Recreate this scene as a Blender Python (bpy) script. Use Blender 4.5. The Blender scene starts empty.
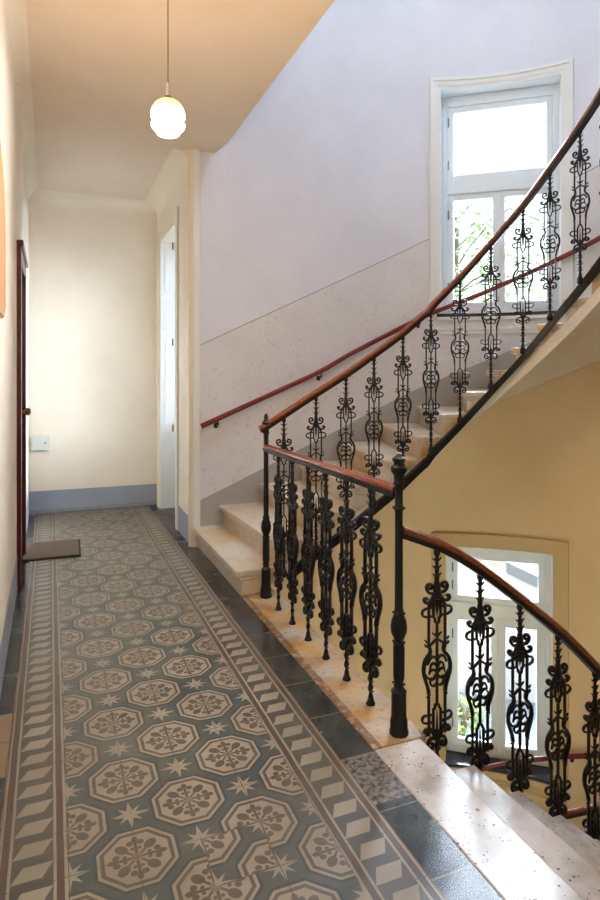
import bpy, bmesh, math, random
from mathutils import Vector, Matrix
random.seed(7)
S = bpy.context.scene
C = S.collection
PI = math.pi

# ------------------------------------------------------------------ node helper
class V:
    def __init__(s, nt, sock): s.nt, s.s = nt, sock
    def _m(s, op, *a):
        n = s.nt.nodes.new('ShaderNodeMath'); n.operation = op
        for i, x in enumerate((s,) + a):
            if isinstance(x, V): s.nt.links.new(x.s, n.inputs[i])
            else: n.inputs[i].default_value = x
        return V(s.nt, n.outputs[0])
    def __add__(s, o): return s._m('ADD', o)
    def __sub__(s, o): return s._m('SUBTRACT', o)
    def __mul__(s, o): return s._m('MULTIPLY', o)
    def __truediv__(s, o): return s._m('DIVIDE', o)
    def abs(s): return s._m('ABSOLUTE')
    def lt(s, o): return s._m('LESS_THAN', o)
    def gt(s, o): return s._m('GREATER_THAN', o)
    def max(s, o): return s._m('MAXIMUM', o)
    def min(s, o): return s._m('MINIMUM', o)
    def frac(s): return s._m('FRACT')
    def rnd(s): return s - s._m('ROUND')
    def floor(s): return s._m('FLOOR')
    def inv(s): return (s * -1.0) + 1.0
    def btw(s, a, b): return s.gt(a) * s.lt(b)

def mat(name, rough=.6, metal=0.0, spec=.5, col=(.8, .8, .8)):
    m = bpy.data.materials.new(name); m.use_nodes = True
    nt = m.node_tree
    b = nt.nodes['Principled BSDF']
    b.inputs['Roughness'].default_value = rough
    b.inputs['Metallic'].default_value = metal
    b.inputs['Specular IOR Level'].default_value = spec
    b.inputs['Base Color'].default_value = (*col, 1)
    m.diffuse_color = (*col, 1)
    return m, nt, b

def coords(nt):
    g = nt.nodes.new('ShaderNodeNewGeometry')
    return g.outputs['Position']

def xyz(nt):
    sp = nt.nodes.new('ShaderNodeSeparateXYZ'); nt.links.new(coords(nt), sp.inputs[0])
    return [V(nt, o) for o in sp.outputs]

def noise(nt, scale, detail=4, rough=.5, vec=None):
    n = nt.nodes.new('ShaderNodeTexNoise')
    n.inputs['Scale'].default_value = scale; n.inputs['Detail'].default_value = detail
    n.inputs['Roughness'].default_value = rough
    nt.links.new(vec or coords(nt), n.inputs['Vector'])
    return V(nt, n.outputs['Fac'])

def voro(nt, scale, out='Distance', feature='F1', vec=None):
    n = nt.nodes.new('ShaderNodeTexVoronoi'); n.feature = feature
    n.inputs['Scale'].default_value = scale
    nt.links.new(vec or coords(nt), n.inputs['Vector'])
    return V(nt, n.outputs[out])

def ramp(v, a, b):
    n = v.nt.nodes.new('ShaderNodeMapRange'); n.clamp = True
    n.inputs['From Min'].default_value = a; n.inputs['From Max'].default_value = b
    v.nt.links.new(v.s, n.inputs['Value'])
    return V(v.nt, n.outputs[0])

def mix(nt, f, a, b):
    n = nt.nodes.new('ShaderNodeMix'); n.data_type = 'RGBA'
    if isinstance(f, V): nt.links.new(f.s, n.inputs[0])
    else: n.inputs[0].default_value = f
    for k, x in ((6, a), (7, b)):
        if isinstance(x, tuple): n.inputs[k].default_value = (*x, 1)
        else: nt.links.new(x, n.inputs[k])
    return n.outputs[2]

def bump(nt, b, h, strength=.2, dist=.01):
    n = nt.nodes.new('ShaderNodeBump'); n.inputs['Strength'].default_value = strength
    n.inputs['Distance'].default_value = dist
    nt.links.new(h.s, n.inputs['Height']); nt.links.new(n.outputs[0], b.inputs['Normal'])

def setcol(nt, b, sock): nt.links.new(sock, b.inputs['Base Color'])

def sr(r, g, b):
    f = lambda c: (c/255)/12.92 if c/255 <= .04045 else (((c/255)+.055)/1.055)**2.4
    return (f(r), f(g), f(b))

M = {}
def plaster(name, c1, c2, rough=.75, speck=None):
    m, nt, b = mat(name, rough, spec=.3)
    c = mix(nt, ramp(noise(nt, 1.3, 5, .6), .35, .65), c1, c2)
    c = mix(nt, ramp(noise(nt, 14, 3), .68, .76) * .22, c, tuple(x*.8 for x in c2))
    if speck:
        k = voro(nt, 9, vec=None)
        c = mix(nt, k.lt(.11) * .6, c, speck)
        c = mix(nt, ramp(noise(nt, 26, 2), .62, .68) * .4, c, speck)
    # a few small scuffs
    sc = voro(nt, 1.7)
    c = mix(nt, sc.lt(.012) * .6, c, (.2, .18, .16))
    setcol(nt, b, c)
    bump(nt, b, noise(nt, 30, 3) + noise(nt, 3, 2) * 2.0, .12, .01)
    M[name] = m
plaster('paint_white', sr(222, 223, 232), sr(213, 214, 224))
plaster('paint_dado', sr(220, 219, 222), sr(210, 208, 212), .6, speck=sr(196, 180, 172))
plaster('paint_cream', sr(238, 227, 210), sr(230, 219, 203))
plaster('paint_yellow', sr(236, 214, 176), sr(228, 204, 162))
plaster('paint_soffit', sr(230, 229, 224), sr(222, 218, 208))
plaster('paint_ceiling', sr(228, 212, 194), sr(222, 205, 186))
plaster('paint_grey', sr(158, 164, 178), sr(148, 154, 168), .45)
plaster('paint_skirt', sr(172, 170, 168), sr(160, 156, 150), .55)
plaster('ground', sr(96, 100, 104), sr(84, 88, 92), .9)
plaster('grass', sr(46, 70, 20), sr(60, 84, 30), .9)
plaster('render_grey', sr(150, 152, 156), sr(140, 142, 146), .9)
m, nt, b = mat('trim_white', .4, col=sr(226, 226, 224)); M['trim_white'] = m
m, nt, b = mat('trim_cream', .45)
c = mix(nt, ramp(noise(nt, 22, 5, .7), .66, .7), sr(228, 220, 200), sr(130, 106, 72)); setcol(nt, b, c); M['trim_cream'] = m
m, nt, b = mat('trim_ochre', .5, col=sr(208, 184, 136)); M['trim_ochre'] = m
m, nt, b = mat('window_paint', .3, col=sr(222, 230, 234)); M['window_paint'] = m
m, nt, b = mat('dark_slate', .12, col=sr(48, 52, 62)); M['dark_slate'] = m
m, nt, b = mat('arch_ochre', .6, col=sr(184, 134, 88)); M['arch_ochre'] = m
m, nt, b = mat('groove', .8, col=sr(150, 146, 146)); M['groove'] = m
m, nt, b = mat('maroon', .25, col=sr(84, 28, 34))
setcol(nt, b, mix(nt, noise(nt, 8), sr(92, 26, 36), sr(60, 18, 22))); M['maroon'] = m
m, nt, b = mat('brass', .35, metal=1, col=sr(150, 120, 60)); M['brass'] = m
m, nt, b = mat('steel', .35, metal=1, col=sr(130, 130, 135)); M['steel'] = m
m, nt, b = mat('iron', .42, spec=.4, col=sr(10, 10, 13))
bump(nt, b, noise(nt, 120, 2), .2, .002); M['iron'] = m
m, nt, b = mat('wood', .22, spec=.6)
tc = nt.nodes.new('ShaderNodeMapping'); tc.inputs['Scale'].default_value = (8, 8, 40)
nt.links.new(coords(nt), tc.inputs['Vector'])
setcol(nt, b, mix(nt, ramp(noise(nt, 3, 6, .6, tc.outputs[0]), .3, .7), sr(138, 70, 42), sr(98, 46, 28))); M['wood'] = m
m, nt, b = mat('wood_red', .3, spec=.5)
setcol(nt, b, mix(nt, noise(nt, 14, 3), sr(128, 38, 30), sr(104, 28, 26))); M['wood_red'] = m

# stone of the rising stair: cream with ochre stains
m, nt, b = mat('stone_cream', .3, spec=.5)
n1 = ramp(noise(nt, 2.6, 6, .65), .42, .66)
c = mix(nt, n1, sr(206, 198, 184), sr(196, 158, 104))
c = mix(nt, ramp(noise(nt, 40, 3), .58, .7) * .4, c, sr(150, 116, 76))
setcol(nt, b, c); bump(nt, b, noise(nt, 60, 4), .25, .004); M['stone_cream'] = m
# kerb: ochre worn limestone
m, nt, b = mat('stone_kerb', .28, spec=.5)
X, Y, Z = xyz(nt)
c = mix(nt, ramp(noise(nt, 4, 6, .7), .4, .62), sr(176, 166, 152), sr(188, 148, 90))
c = mix(nt, ramp(noise(nt, 34, 4, .7), .55, .68) * .7, c, sr(112, 74, 40))
edge = X.lt(1.243) * ramp(noise(nt, 18, 5, .7), .42, .5)
c = mix(nt, edge * .75, c, sr(98, 62, 34))
setcol(nt, b, c); bump(nt, b, noise(nt, 40, 5), .4, .006); M['stone_kerb'] = m
# speckled travertine of the falling stair
m, nt, b = mat('stone_pitted', .22, spec=.5)
c = mix(nt, ramp(noise(nt, 5, 6, .6), .4, .65), sr(206, 202, 200), sr(168, 160, 152))
pit = (voro(nt, 60) + noise(nt, 14, 3) * .75).lt(.50)
pit2 = (voro(nt, 26) + noise(nt, 9, 3) * .5).lt(.35)
pp = pit.max(pit2)
c = mix(nt, pp * .85, c, sr(74, 58, 50))
setcol(nt, b, c); bump(nt, b, pp * -1.0 + noise(nt, 12, 4) * .8, .5, .004); M['stone_pitted'] = m

# ------------------------------------------------------------------ floor tiles
m, nt, b = mat('floor_tiles', .25, spec=.75)
X, Y, Z = xyz(nt)
wob = noise(nt, 5, 2) * .006
Xw = X + wob; Yw = Y + wob
p = (Xw - .253) / .2; q = (Yw - 1.976) / .2
# one tile once relaid the wrong way round near the middle of the field
turned = p.btw(1.0, 2.0) * q.btw(-1.0, 0.0)
p = p + turned * ((p * -2.0) + 3.0)
a = (p + q) * .5; bb = (p - q) * .5
ra = a.rnd(); rb = bb.rnd()
ax = (ra + rb).abs(); ay = (ra - rb).abs()
o = ax.max(ay).max((ax + ay) * .7071)
sa = (a - .5).rnd(); sb = (bb - .5).rnd()
sx = (sa + sb).abs(); sy = (sa - sb).abs()
BG = mix(nt, ramp(noise(nt, 2.2, 4), .35, .65), sr(54, 66, 65), sr(78, 76, 66))
BEI = mix(nt, ramp(noise(nt, 3, 4), .3, .7), sr(150, 138, 118), sr(128, 116, 98))
BRN = mix(nt, ramp(noise(nt, 7, 3), .3, .7), sr(90, 76, 58), sr(74, 62, 48))
col = BG
col = mix(nt, o.btw(.595, .65), col, sr(50, 56, 52))
col = mix(nt, o.lt(.60), col, BEI)
col = mix(nt, o.btw(.49, .55), col, BRN)
al = (ax + ay) * .7071; ac = ((ax - ay) * .7071).abs()
def ell(u, v, u0, v0, ru, rv):
    uu = (u - u0) / ru; vv = (v - v0) / rv
    return (uu * uu + vv * vv).lt(1.0)
mm = ax.max(ay); nn = ax.min(ay)
fl = ell(al, ac, .315, 0, .115, .082).max(al.btw(.08, .24) * ac.lt(.022))
fl = fl.max(ell(mm, nn, .385, 0, .07, .05)).max(ell(mm, nn, .315, .085, .055, .055)).max(mm.btw(.08, .36) * nn.lt(.026))
fl = fl.max(ell(mm, nn, .19, .055, .035, .03))
col = mix(nt, fl, col, BRN)
col = mix(nt, (ax * ax + ay * ay).lt(.0085), col, sr(116, 98, 82))
s1 = (sx.max(sy) / .34 + sx.min(sy) / .070).lt(1.0)
u1 = (sx + sy) * .7071; u2 = ((sx - sy) * .7071).abs()
s2 = (u1 / .27 + u2 / .062).lt(1.0)
col = mix(nt, s1.max(s2), col, BEI)
# borders
tL = (Xw + .15) / .2          # 0..1 in the left band
tR = ((Xw * -1.0) + 1.05) / .2
t = tL.min(tR)                # <1 inside a band, symmetric bands measured from outside
band = t.lt(1.0)
ts = tL.lt(1.0) * tL + tR.lt(1.0) * (tR.inv())
DG = mix(nt, ramp(noise(nt, 3, 4), .35, .65), sr(66, 60, 52), sr(78, 69, 58))
bc = DG
yy = (Yw / .1).frac()
lo = yy * .27 + .20
rh = yy.lt(.6) * ts.gt(lo) * (ts - lo).lt(.44)
bc = mix(nt, rh, bc, BEI)
te = ts.min(ts.inv())
bc = mix(nt, te.lt(.20), bc, BEI)
bc = mix(nt, te.btw(.045, .155), bc, sr(76, 54, 40))
col = mix(nt, band, col, bc)
# dark plain tiles outside
dk = t.lt(0.0)
yb = (Y / .31).frac()
K = mix(nt, ramp(noise(nt, 1.6, 2), .45, .55), sr(34, 36, 40), sr(44, 50, 50))
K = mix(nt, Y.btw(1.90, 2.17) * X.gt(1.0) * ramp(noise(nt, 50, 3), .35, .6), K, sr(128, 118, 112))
K = mix(nt, Y.gt(7.2), K, sr(92, 84, 84))
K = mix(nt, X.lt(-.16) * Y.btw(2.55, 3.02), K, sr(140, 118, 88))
K = mix(nt, (yb.lt(.02)), K, sr(108, 96, 82))
col = mix(nt, dk.max(Y.gt(7.2)), col, K)
col = mix(nt, (t.abs()).lt(.018), col, sr(120, 96, 74))
# joints
gj = p.rnd().abs().lt(.006).max(q.rnd().abs().lt(.006)) * dk.inv() * ramp(noise(nt, 3.5, 3), .42, .5)
col = mix(nt, gj, col, sr(60, 52, 44))
col = mix(nt, ramp(noise(nt, 1.1, 6, .7), .45, .75) * .3, col, sr(132, 124, 108))
setcol(nt, b, col)
rv = ramp(noise(nt, 4, 4), .3, .7) * .12 + (dk * -.12) + .30
nt.links.new(rv.s, b.inputs['Roughness'])
bump(nt, b, gj * -1.0 + noise(nt, 6, 1) * .8, .2, .003)
M['floor_tiles'] = m

# doormat, glass, lamp
m, nt, b = mat('mat_fibre', .95)
wv = nt.nodes.new('ShaderNodeTexWave'); wv.inputs['Scale'].default_value = 38; wv.inputs['Distortion'].default_value = 3
nt.links.new(coords(nt), wv.inputs['Vector'])
w = V(nt, wv.outputs['Fac'])
setcol(nt, b, mix(nt, w * noise(nt, 90), sr(108, 90, 76), sr(150, 130, 112))); bump(nt, b, w, .6, .006); M['mat_fibre'] = m
m, nt, b = mat('rubber', .8, col=sr(44, 38, 34)); M['rubber'] = m
m = bpy.data.materials.new('glass'); m.use_nodes = True; nt = m.node_tree
nt.nodes.remove(nt.nodes['Principled BSDF'])
tr = nt.nodes.new('ShaderNodeBsdfTransparent'); gl = nt.nodes.new('ShaderNodeBsdfGlossy'); gl.inputs['Roughness'].default_value = .02
fr = nt.nodes.new('ShaderNodeFresnel'); mx = nt.nodes.new('ShaderNodeMixShader')
nt.links.new(fr.outputs[0], mx.inputs[0]); nt.links.new(tr.outputs[0], mx.inputs[1]); nt.links.new(gl.outputs[0], mx.inputs[2])
nt.links.new(mx.outputs[0], nt.nodes['Material Output'].inputs['Surface']); M['glass'] = m
m, nt, b = mat('lamp_glass', .3)
X, Y, Z = xyz(nt)
k = ramp(Z, 2.595, 2.64)
b.inputs['Base Color'].default_value = (.9, .85, .6, 1)
ang = (Y - 2.64)._m('ARCTAN2', X - .461)
rib = ((ang * 14.0)._m('SINE') * .5 + .5)
nt.links.new(mix(nt, k, (1, .93, .70), (1, .80, .30)), b.inputs['Emission Color'])
es = (k.inv() * 2.0) + .42 + rib * .08
nt.links.new(es.s, b.inputs['Emission Strength']); M['lamp_glass'] = m
m, nt, b = mat('leaf', .6)
setcol(nt, b, mix(nt, noise(nt, 3), sr(70, 98, 30), sr(104, 126, 48))); M['leaf'] = m
m, nt, b = mat('bark', .9, col=sr(84, 72, 60)); M['bark'] = m
m, nt, b = mat('concrete', .8)
setcol(nt, b, mix(nt, noise(nt, 6, 5), sr(84, 88, 92), sr(70, 74, 78))); M['concrete'] = m
m, nt, b = mat('plastic_white', .4, col=sr(214, 214, 208)); M['plastic_white'] = m

# ------------------------------------------------------------------ mesh helpers
def finish(name, bm, material, parent=None, smooth=False, kind=None, label=None):
    me = bpy.data.meshes.new(name); bm.to_mesh(me); bm.free()
    mats = material if isinstance(material, (list, tuple)) else [material]
    for k in mats: me.materials.append(M[k])
    if smooth:
        for f in me.polygons: f.use_smooth = True
        try: me.set_sharp_from_angle(angle=math.radians(smooth if smooth is not True else 40))
        except Exception: pass
    o = bpy.data.objects.new(name, me); C.objects.link(o)
    if parent: o.parent = parent
    if kind: o['kind'] = kind
    if label: o['label'] = label
    return o

def thing(name, label, cat, loc=(0, 0, 0), rz=0, group=None):
    o = bpy.data.objects.new(name, None); C.objects.link(o)
    o.location = loc; o.rotation_euler = (0, 0, rz); o.empty_display_size = .1
    o['label'] = label; o['category'] = cat
    if group: o['group'] = group
    return o

def box(bm, x0, x1, y0, y1, z0, z1, T=None, bev=0):
    vs = []
    for x in (x0, x1):
        for y in (y0, y1):
            for z in (z0, z1):
                v = Vector((x, y, z)); vs.append(bm.verts.new(T(v) if T else v))
    F = [(0, 1, 3, 2), (4, 6, 7, 5), (0, 4, 5, 1), (2, 3, 7, 6), (0, 2, 6, 4), (1, 5, 7, 3)]
    fs = [bm.faces.new([vs[i] for i in f]) for f in F]
    bmesh.ops.recalc_face_normals(bm, faces=fs)
    if bev:
        es = list({e for f in fs for e in f.edges})
        bmesh.ops.bevel(bm, geom=es, offset=bev, segments=2, profile=.6, affect='EDGES')
    return fs

def lathe(bm, prof, seg=20, c=(0, 0, 0), wave=None):
    rings = []
    for r, z in prof:
        ring = []
        for i in range(seg):
            a = 2*PI*i/seg
            rr = max(r, .0004) * (1 + (wave(a, z) if wave else 0))
            ring.append(bm.verts.new((c[0]+rr*math.cos(a), c[1]+rr*math.sin(a), c[2]+z)))
        rings.append(ring)
    for A, B in zip(rings, rings[1:]):
        for i in range(seg):
            j = (i+1) % seg
            bm.faces.new((A[i], A[j], B[j], B[i]))
    bm.faces.new(rings[0][::-1]); bm.faces.new(rings[-1])

def sweep(bm, pts, prof, caps=True, tangents=None, vertical=False):
    """profile (side, up) along 3-D points; side stays horizontal"""
    pts = [Vector(p) for p in pts]; rings = []
    for i, P in enumerate(pts):
        t = (pts[min(i+1, len(pts)-1)] - pts[max(i-1, 0)]).normalized()
        side = Vector((t.y, -t.x, 0))
        side = side.normalized() if side.length > 1e-6 else Vector((1, 0, 0))
        up = Vector((0, 0, 1)) if vertical else side.cross(t).normalized()
        rings.append([bm.verts.new(P + side*a + up*c_) for a, c_ in prof])
    n = len(prof)
    for A, B in zip(rings, rings[1:]):
        for i in range(n):
            j = (i+1) % n
            bm.faces.new((A[i], A[j], B[j], B[i]))
    if caps:
        bm.faces.new(rings[0][::-1]); bm.faces.new(rings[-1])
    bmesh.ops.recalc_face_normals(bm, faces=bm.faces[:])

def circ(r, n=10, ry=None):
    return [(r*math.cos(2*PI*i/n), (ry or r)*math.sin(2*PI*i/n)) for i in range(n)]

# ------------------------------------------------------------------ plan of the stairwell
CX, CY = 2.65, 3.107
RW, RI = 2.293, .86
RISE = .172
FLOORH = 27*RISE
def at(g, r):
    """g<0 straight far side, 0..180 degrees round the apse, >180 straight near side"""
    if g < 0: return Vector((CX+g, CY+r, 0))
    if g > 180: return Vector((CX-(g-180), CY-r, 0))
    a = math.radians(90-g)
    return Vector((CX+r*math.cos(a), CY+r*math.sin(a), 0))
def interp(tab, x):
    if x <= tab[0][0]:
        (a, fa), (b_, fb) = tab[0], tab[1]
    elif x >= tab[-1][0]:
        (a, fa), (b_, fb) = tab[-2], tab[-1]
    else:
        for (a, fa), (b_, fb) in zip(tab, tab[1:]):
            if a <= x <= b_: break
    return fa + (fb-fa)*(x-a)/(b_-a)
GIN = [(1, -1.45), (2, -1.17), (3, -.87), (4, -.55), (5, -.28), (6, -.02)] + [(n, 11+11.36*(n-7)) for n in range(7, 22)] + \
      [(22, 180.09), (23, 180.29), (24, 180.51), (25, 180.75), (26, 180.995), (27, 181.24), (28, 181.45)]
GOUT = [(1, -1.46), (2, -1.22), (3, -.84), (4, -.45), (5, -.05)] + [(n, 9.5+10.06*(n-6)) for n in range(6, 23)] + \
       [(23, 180.05), (24, 180.35), (25, 180.65), (26, 180.93), (27, 181.28), (28, 181.45)]
inv = lambda tab: [(g, n) for n, g in tab]
NIN, NOUT = inv(GIN), inv(GOUT)
g_in = lambda n: interp(GIN, n)
g_out = lambda n: interp(GOUT, n)
def gsteps(g0, g1, d_lin=.12, d_ang=3.0):
    out = [g0]; g = g0
    while True:
        if g < 0: g = min(g + d_lin, 0) if g + d_lin < 0 else 0
        elif g < 180: g = min(g + d_ang, 180)
        else: g = g + d_lin
        if g >= g1 - 1e-6: out.append(g1); break
        out.append(g)
    return out

# ------------------------------------------------------------------ walls of the stairwell
WIN = {'up': (24.9, 53.0, 2.12, 4.36), 'lo': (26.0, 51.2, -2.34, -.2)}   # g = 90-angle
WZ = dict(WIN)
ZTOP, ZBOT = 7.2, -FLOORH
def z_flight(g): return RISE*interp(NOUT, g) - .14
DADO = [(-1.50, 1.74), (0, 2.45), (21.4, 2.863), (61.4, 3.434), (180, 5.3), (181.5, 5.9)]
def wall_sheet(name, material, zlo, zhi, holes, material_split=None):
    bm = bmesh.new()
    gs = set(gsteps(-1.43, 181.5, .1, 2.5))
    for h in holes: gs |= {h[0], h[1]}
    gs = sorted(gs)
    def quad(ga, gb, a0, a1, b0, b1, mi):
        pa, pb = at(ga, RW), at(gb, RW)
        v = [bm.verts.new((pa.x, pa.y, a0)), bm.verts.new((pb.x, pb.y, b0)), bm.verts.new((pb.x, pb.y, b1)), bm.verts.new((pa.x, pa.y, a1))]
        f = bm.faces.new(v); f.material_index = mi
    for ga, gb in zip(gs, gs[1:]):
        za, zb, ta, tb = zlo(ga), zlo(gb), zhi(ga), zhi(gb)
        gm = (ga+gb)/2
        hole = [h for h in holes if h[0] < gm < h[1]]
        if material_split:
            da, db = material_split(ga), material_split(gb)
        if hole:
            h = hole[0]
            if material_split:
                quad(ga, gb, za, h[2], zb, h[2], 0)
                quad(ga, gb, h[3], ta, h[3], tb, 1)
            else:
                quad(ga, gb, za, h[2], zb, h[2], 0); quad(ga, gb, h[3], ta, h[3], tb, 0)
        elif material_split:
            quad(ga, gb, za, da, zb, db, 0); quad(ga, gb, da, ta, db, tb, 1)
        else: quad(ga, gb, za, ta, zb, tb, 0)
    bmesh.ops.remove_doubles(bm, verts=bm.verts[:], dist=1e-5)
    o = finish(name, bm, material, kind='structure', smooth=30)
    return o
wall_sheet('wall_stairwell_upper', ['paint_dado', 'paint_white'], z_flight, lambda g: ZTOP, [WIN['up']], lambda g: interp(DADO, g))
wall_sheet('wall_stairwell_lower', 'paint_yellow', lambda g: ZBOT, z_flight, [WIN['lo']])
# thin groove line over the dado
for (a, b_) in ((-1.42, 22.0), (55.9, 178)):
    bm = bmesh.new()
    sweep(bm, [(*at(g, RW-.001).xy, interp(DADO, g)) for g in gsteps(a, b_, .2, 3)], [(-.002, -.004), (.002, -.004), (.002, .004), (-.002, .004)], vertical=True)
    finish('trim_dado', bm, 'groove', kind='structure')
# sloped painted skirting beside the steps
bm = bmesh.new()
SK = [(-1.43, .395), (0, 1.01), (19, 1.375), (60, 2.06), (180, 4.25), (181.4, 4.85)]
gs = gsteps(-1.425, 178, .1, 3)
prev = None
for g in gs:
    zt = interp(SK, g); zb = z_flight(g) - .06 if g > -1.3 else .02
    a_, b2 = at(g, RW-.006), at(g, RW-.0005)
    cur = [bm.verts.new((a_.x, a_.y, zb)), bm.verts.new((a_.x, a_.y, zt)), bm.verts.new((b2.x, b2.y, zt))]
    if prev:
        bm.faces.new((prev[0], cur[0], cur[1], prev[1])); bm.faces.new((prev[1], cur[1], cur[2], prev[2]))
    prev = cur
finish('baseboard_stairs', bm, 'paint_skirt', kind='structure', smooth=30)
# ceilings and ground of the well
bm = bmesh.new()
for q4 in ((1.2, 2.1, CY-RW-.2, CY+RW+.2), (3.7, CX+RW+.2, CY-RW-.2, CY+RW+.2), (2.1, 3.7, CY-RW-.2, 2.2), (2.1, 3.7, 3.7, CY+RW+.2)): box(bm, *q4, ZTOP, ZTOP+.1)  # central gap is an unseen skylight, added to brighten the stairwell
finish('ceiling_stairwell', bm, 'paint_white', kind='structure')
bm = bmesh.new(); box(bm, -1.2, CX+RW+.1, CY-RW, CY+RW, ZBOT-.2, ZBOT-.001); finish('floor_lower', bm, 'dark_slate', kind='structure')

# ------------------------------------------------------------------ corridor
XL, XR, YF, YB, ZC = -.225, 1.15, 7.335, -1.6, 3.5
bm = bmesh.new(); box(bm, XL-.1, 1.2, YB, YF+.1, -.3, 0)
box(bm, 1.2, 1.46, 5.40, 6.0, -.3, -.002); box(bm, 1.2, 1.6, 6.0, YF, -.3, 0)
box(bm, 1.2, 1.6, YB, CY-RW-.01, -.3, 0)
finish('floor', bm, 'floor_tiles', kind='structure')
# ceiling slab with a rounded far corner, coved at the far end
bm = bmesh.new()
out = [(XL-.1, YB), (1.4, YB), (1.4, 5.08), (1.393, 5.18), (1.375, 5.28), (1.36, 5.399), (1.2, 5.399), (1.2, YF+.1), (XL-.1, YF+.1)]
vb = [bm.verts.new((x, y, ZC)) for x, y in out]; vt = [bm.verts.new((x, y, FLOORH)) for x, y in out]
bm.faces.new(vb[::-1]); bm.faces.new(vt)
for i in range(len(out)):
    j = (i+1) % len(out); bm.faces.new((vb[i], vb[j], vt[j], vt[i]))
bmesh.ops.recalc_face_normals(bm, faces=bm.faces[:])
finish('ceiling', bm, 'paint_ceiling', kind='structure')
def cove(name, p0, p1, inward, r=.16, seg=8):
    bm = bmesh.new(); rows = []
    for P in (p0, p1):
        row = []
        for i in range(seg+1):
            a = PI/2*i/seg
            off = r*(1-math.sin(a)); z = ZC - r*(1-math.cos(a))
            # arc from the ceiling (off=r) to the wall (off=0)
            off = r*(1-math.sin(a)); z = ZC - r + r*math.cos(a)
            row.append(bm.verts.new((P[0]+inward[0]*off, P[1]+inward[1]*off, z-.0005)))
        rows.append(row)
    for i in range(seg):
        bm.faces.new((rows[0][i], rows[1][i], rows[1][i+1], rows[0][i+1]))
    for row, P in zip(rows, (p0, p1)):
        cv_ = bm.verts.new((P[0], P[1], ZC-.0005)); bm.faces.new([cv_] + row)
    bmesh.ops.recalc_face_normals(bm, faces=bm.faces[:])
    finish(name, bm, 'paint_cream', kind='structure', smooth=60)
cove('trim_1', (XL, YF-.0), (XR, YF-.0), (0, -1))
cove('trim_2', (XR, 5.42), (XR, YF), (-1, 0))
cove('trim_3', (XL, YB), (XL, YF), (1, 0), .10)
bm = bmesh.new(); box(bm, XL-.15, 1.6, YF, YF+.2, -.3, ZC); box(bm, XL-.15, 1.2, 5.41, 5.6, FLOORH, ZTOP); finish('wall_back', bm, 'paint_cream', kind='structure')  # upper box is unseen, added to block sky light upstairs
# left wall with doorway
DY0, DY1, DZ = 4.86, 5.62, 2.34
bm = bmesh.new()
box(bm, XL-.15, XL, YB, DY0, -.3, ZC); box(bm, XL-.15, XL, DY1, YF+.1, -.3, ZC); box(bm, XL-.15, XL, DY0, DY1, DZ, ZC)
box(bm, XL-.15, XL, YB, 5.6, FLOORH, ZTOP+.1); finish('wall_left', bm, 'paint_cream', kind='structure')  # last box closes the unseen upper storey, added against sky light
bm = bmesh.new(); box(bm, XL-.15, XL, YB, 5.6, -FLOORH, -.301); box(bm, XL-.15, 1.2, 5.41, 5.6, -FLOORH, -.301); finish('wall_lower_light_block', bm, 'paint_yellow', kind='structure')  # unseen lower-storey walls, added to keep light out of the well
bm = bmesh.new(); box(bm, XL-.15, .1, YB-.15, YB, -.3, ZC); box(bm, 1.0, 1.25, YB-.15, YB, -.3, ZC); box(bm, .1, 1.0, YB-.15, YB, -.3, .9); box(bm, .1, 1.0, YB-.15, YB, 2.6, ZC); finish('wall_front_light_block', bm, 'paint_cream', kind='structure')  # unseen wall behind the camera, added with an opening to lower the fill
bm = bmesh.new(); box(bm, 1.2, 1.35, YB-.15, CY-RW-.01, -.3, ZC); finish('wall_right_front', bm, 'paint_cream', kind='structure')
bm = bmesh.new(); box(bm, XL-.15, 1.2, YB, 5.6, ZTOP, ZTOP+.1); finish('ceiling_upper_light_block', bm, 'paint_white', kind='structure')  # unseen upstairs ceiling, added to shut out sky light
# right wall behind the stair, with the deep doorway
RY0, RY1, RZ = 6.13, 7.07, 3.02
bm = bmesh.new()
box(bm, XR, 1.46, 5.402, RY0, 0, ZC); box(bm, XR, 1.6, RY1, YF, 0, ZC); box(bm, XR, 1.46, RY0, RY1, RZ, ZC)
finish('wall_right', bm, 'paint_cream', kind='structure')
# painted grey plinth bands
for nm, a in (('baseboard_back', (XL, XR, YF-.005, YF, 0, .24)), ('baseboard_right', (XR-.005, XR, 5.41, 6.0, 0, .24)),
              ('baseboard_left', (XL, XL+.005, YB, 4.76, 0, .24)), ('baseboard_left_far', (XL, XL+.005, 5.71, YF, 0, .24))):
    bm = bmesh.new(); box(bm, *a); finish(nm, bm, 'paint_grey', kind='structure')
bm = bmesh.new(); box(bm, XL, XR, YF-.02, YF-.005, 0, .035); finish('baseboard_tile', bm, 'render_grey', kind='structure')
# corner trim at the stair wall
bm = bmesh.new(); box(bm, XR-.012, 1.222, 5.37, 5.40, 0, ZC-.001, bev=.004); box(bm, XR-.03, XR-.012, 5.375, 5.40, 0, ZC-.001, bev=.004)
box(bm, XR-.024, XR-.001, 5.40, 5.43, 0, ZC-.001, bev=.006)
finish('trim_4', bm, 'trim_cream', kind='structure')
bm = bmesh.new(); box(bm, XR+.005, 1.21, 5.362, 5.37, .0, ZC-.001, bev=.002); finish('trim_7', bm, 'trim_white', kind='structure')

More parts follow.
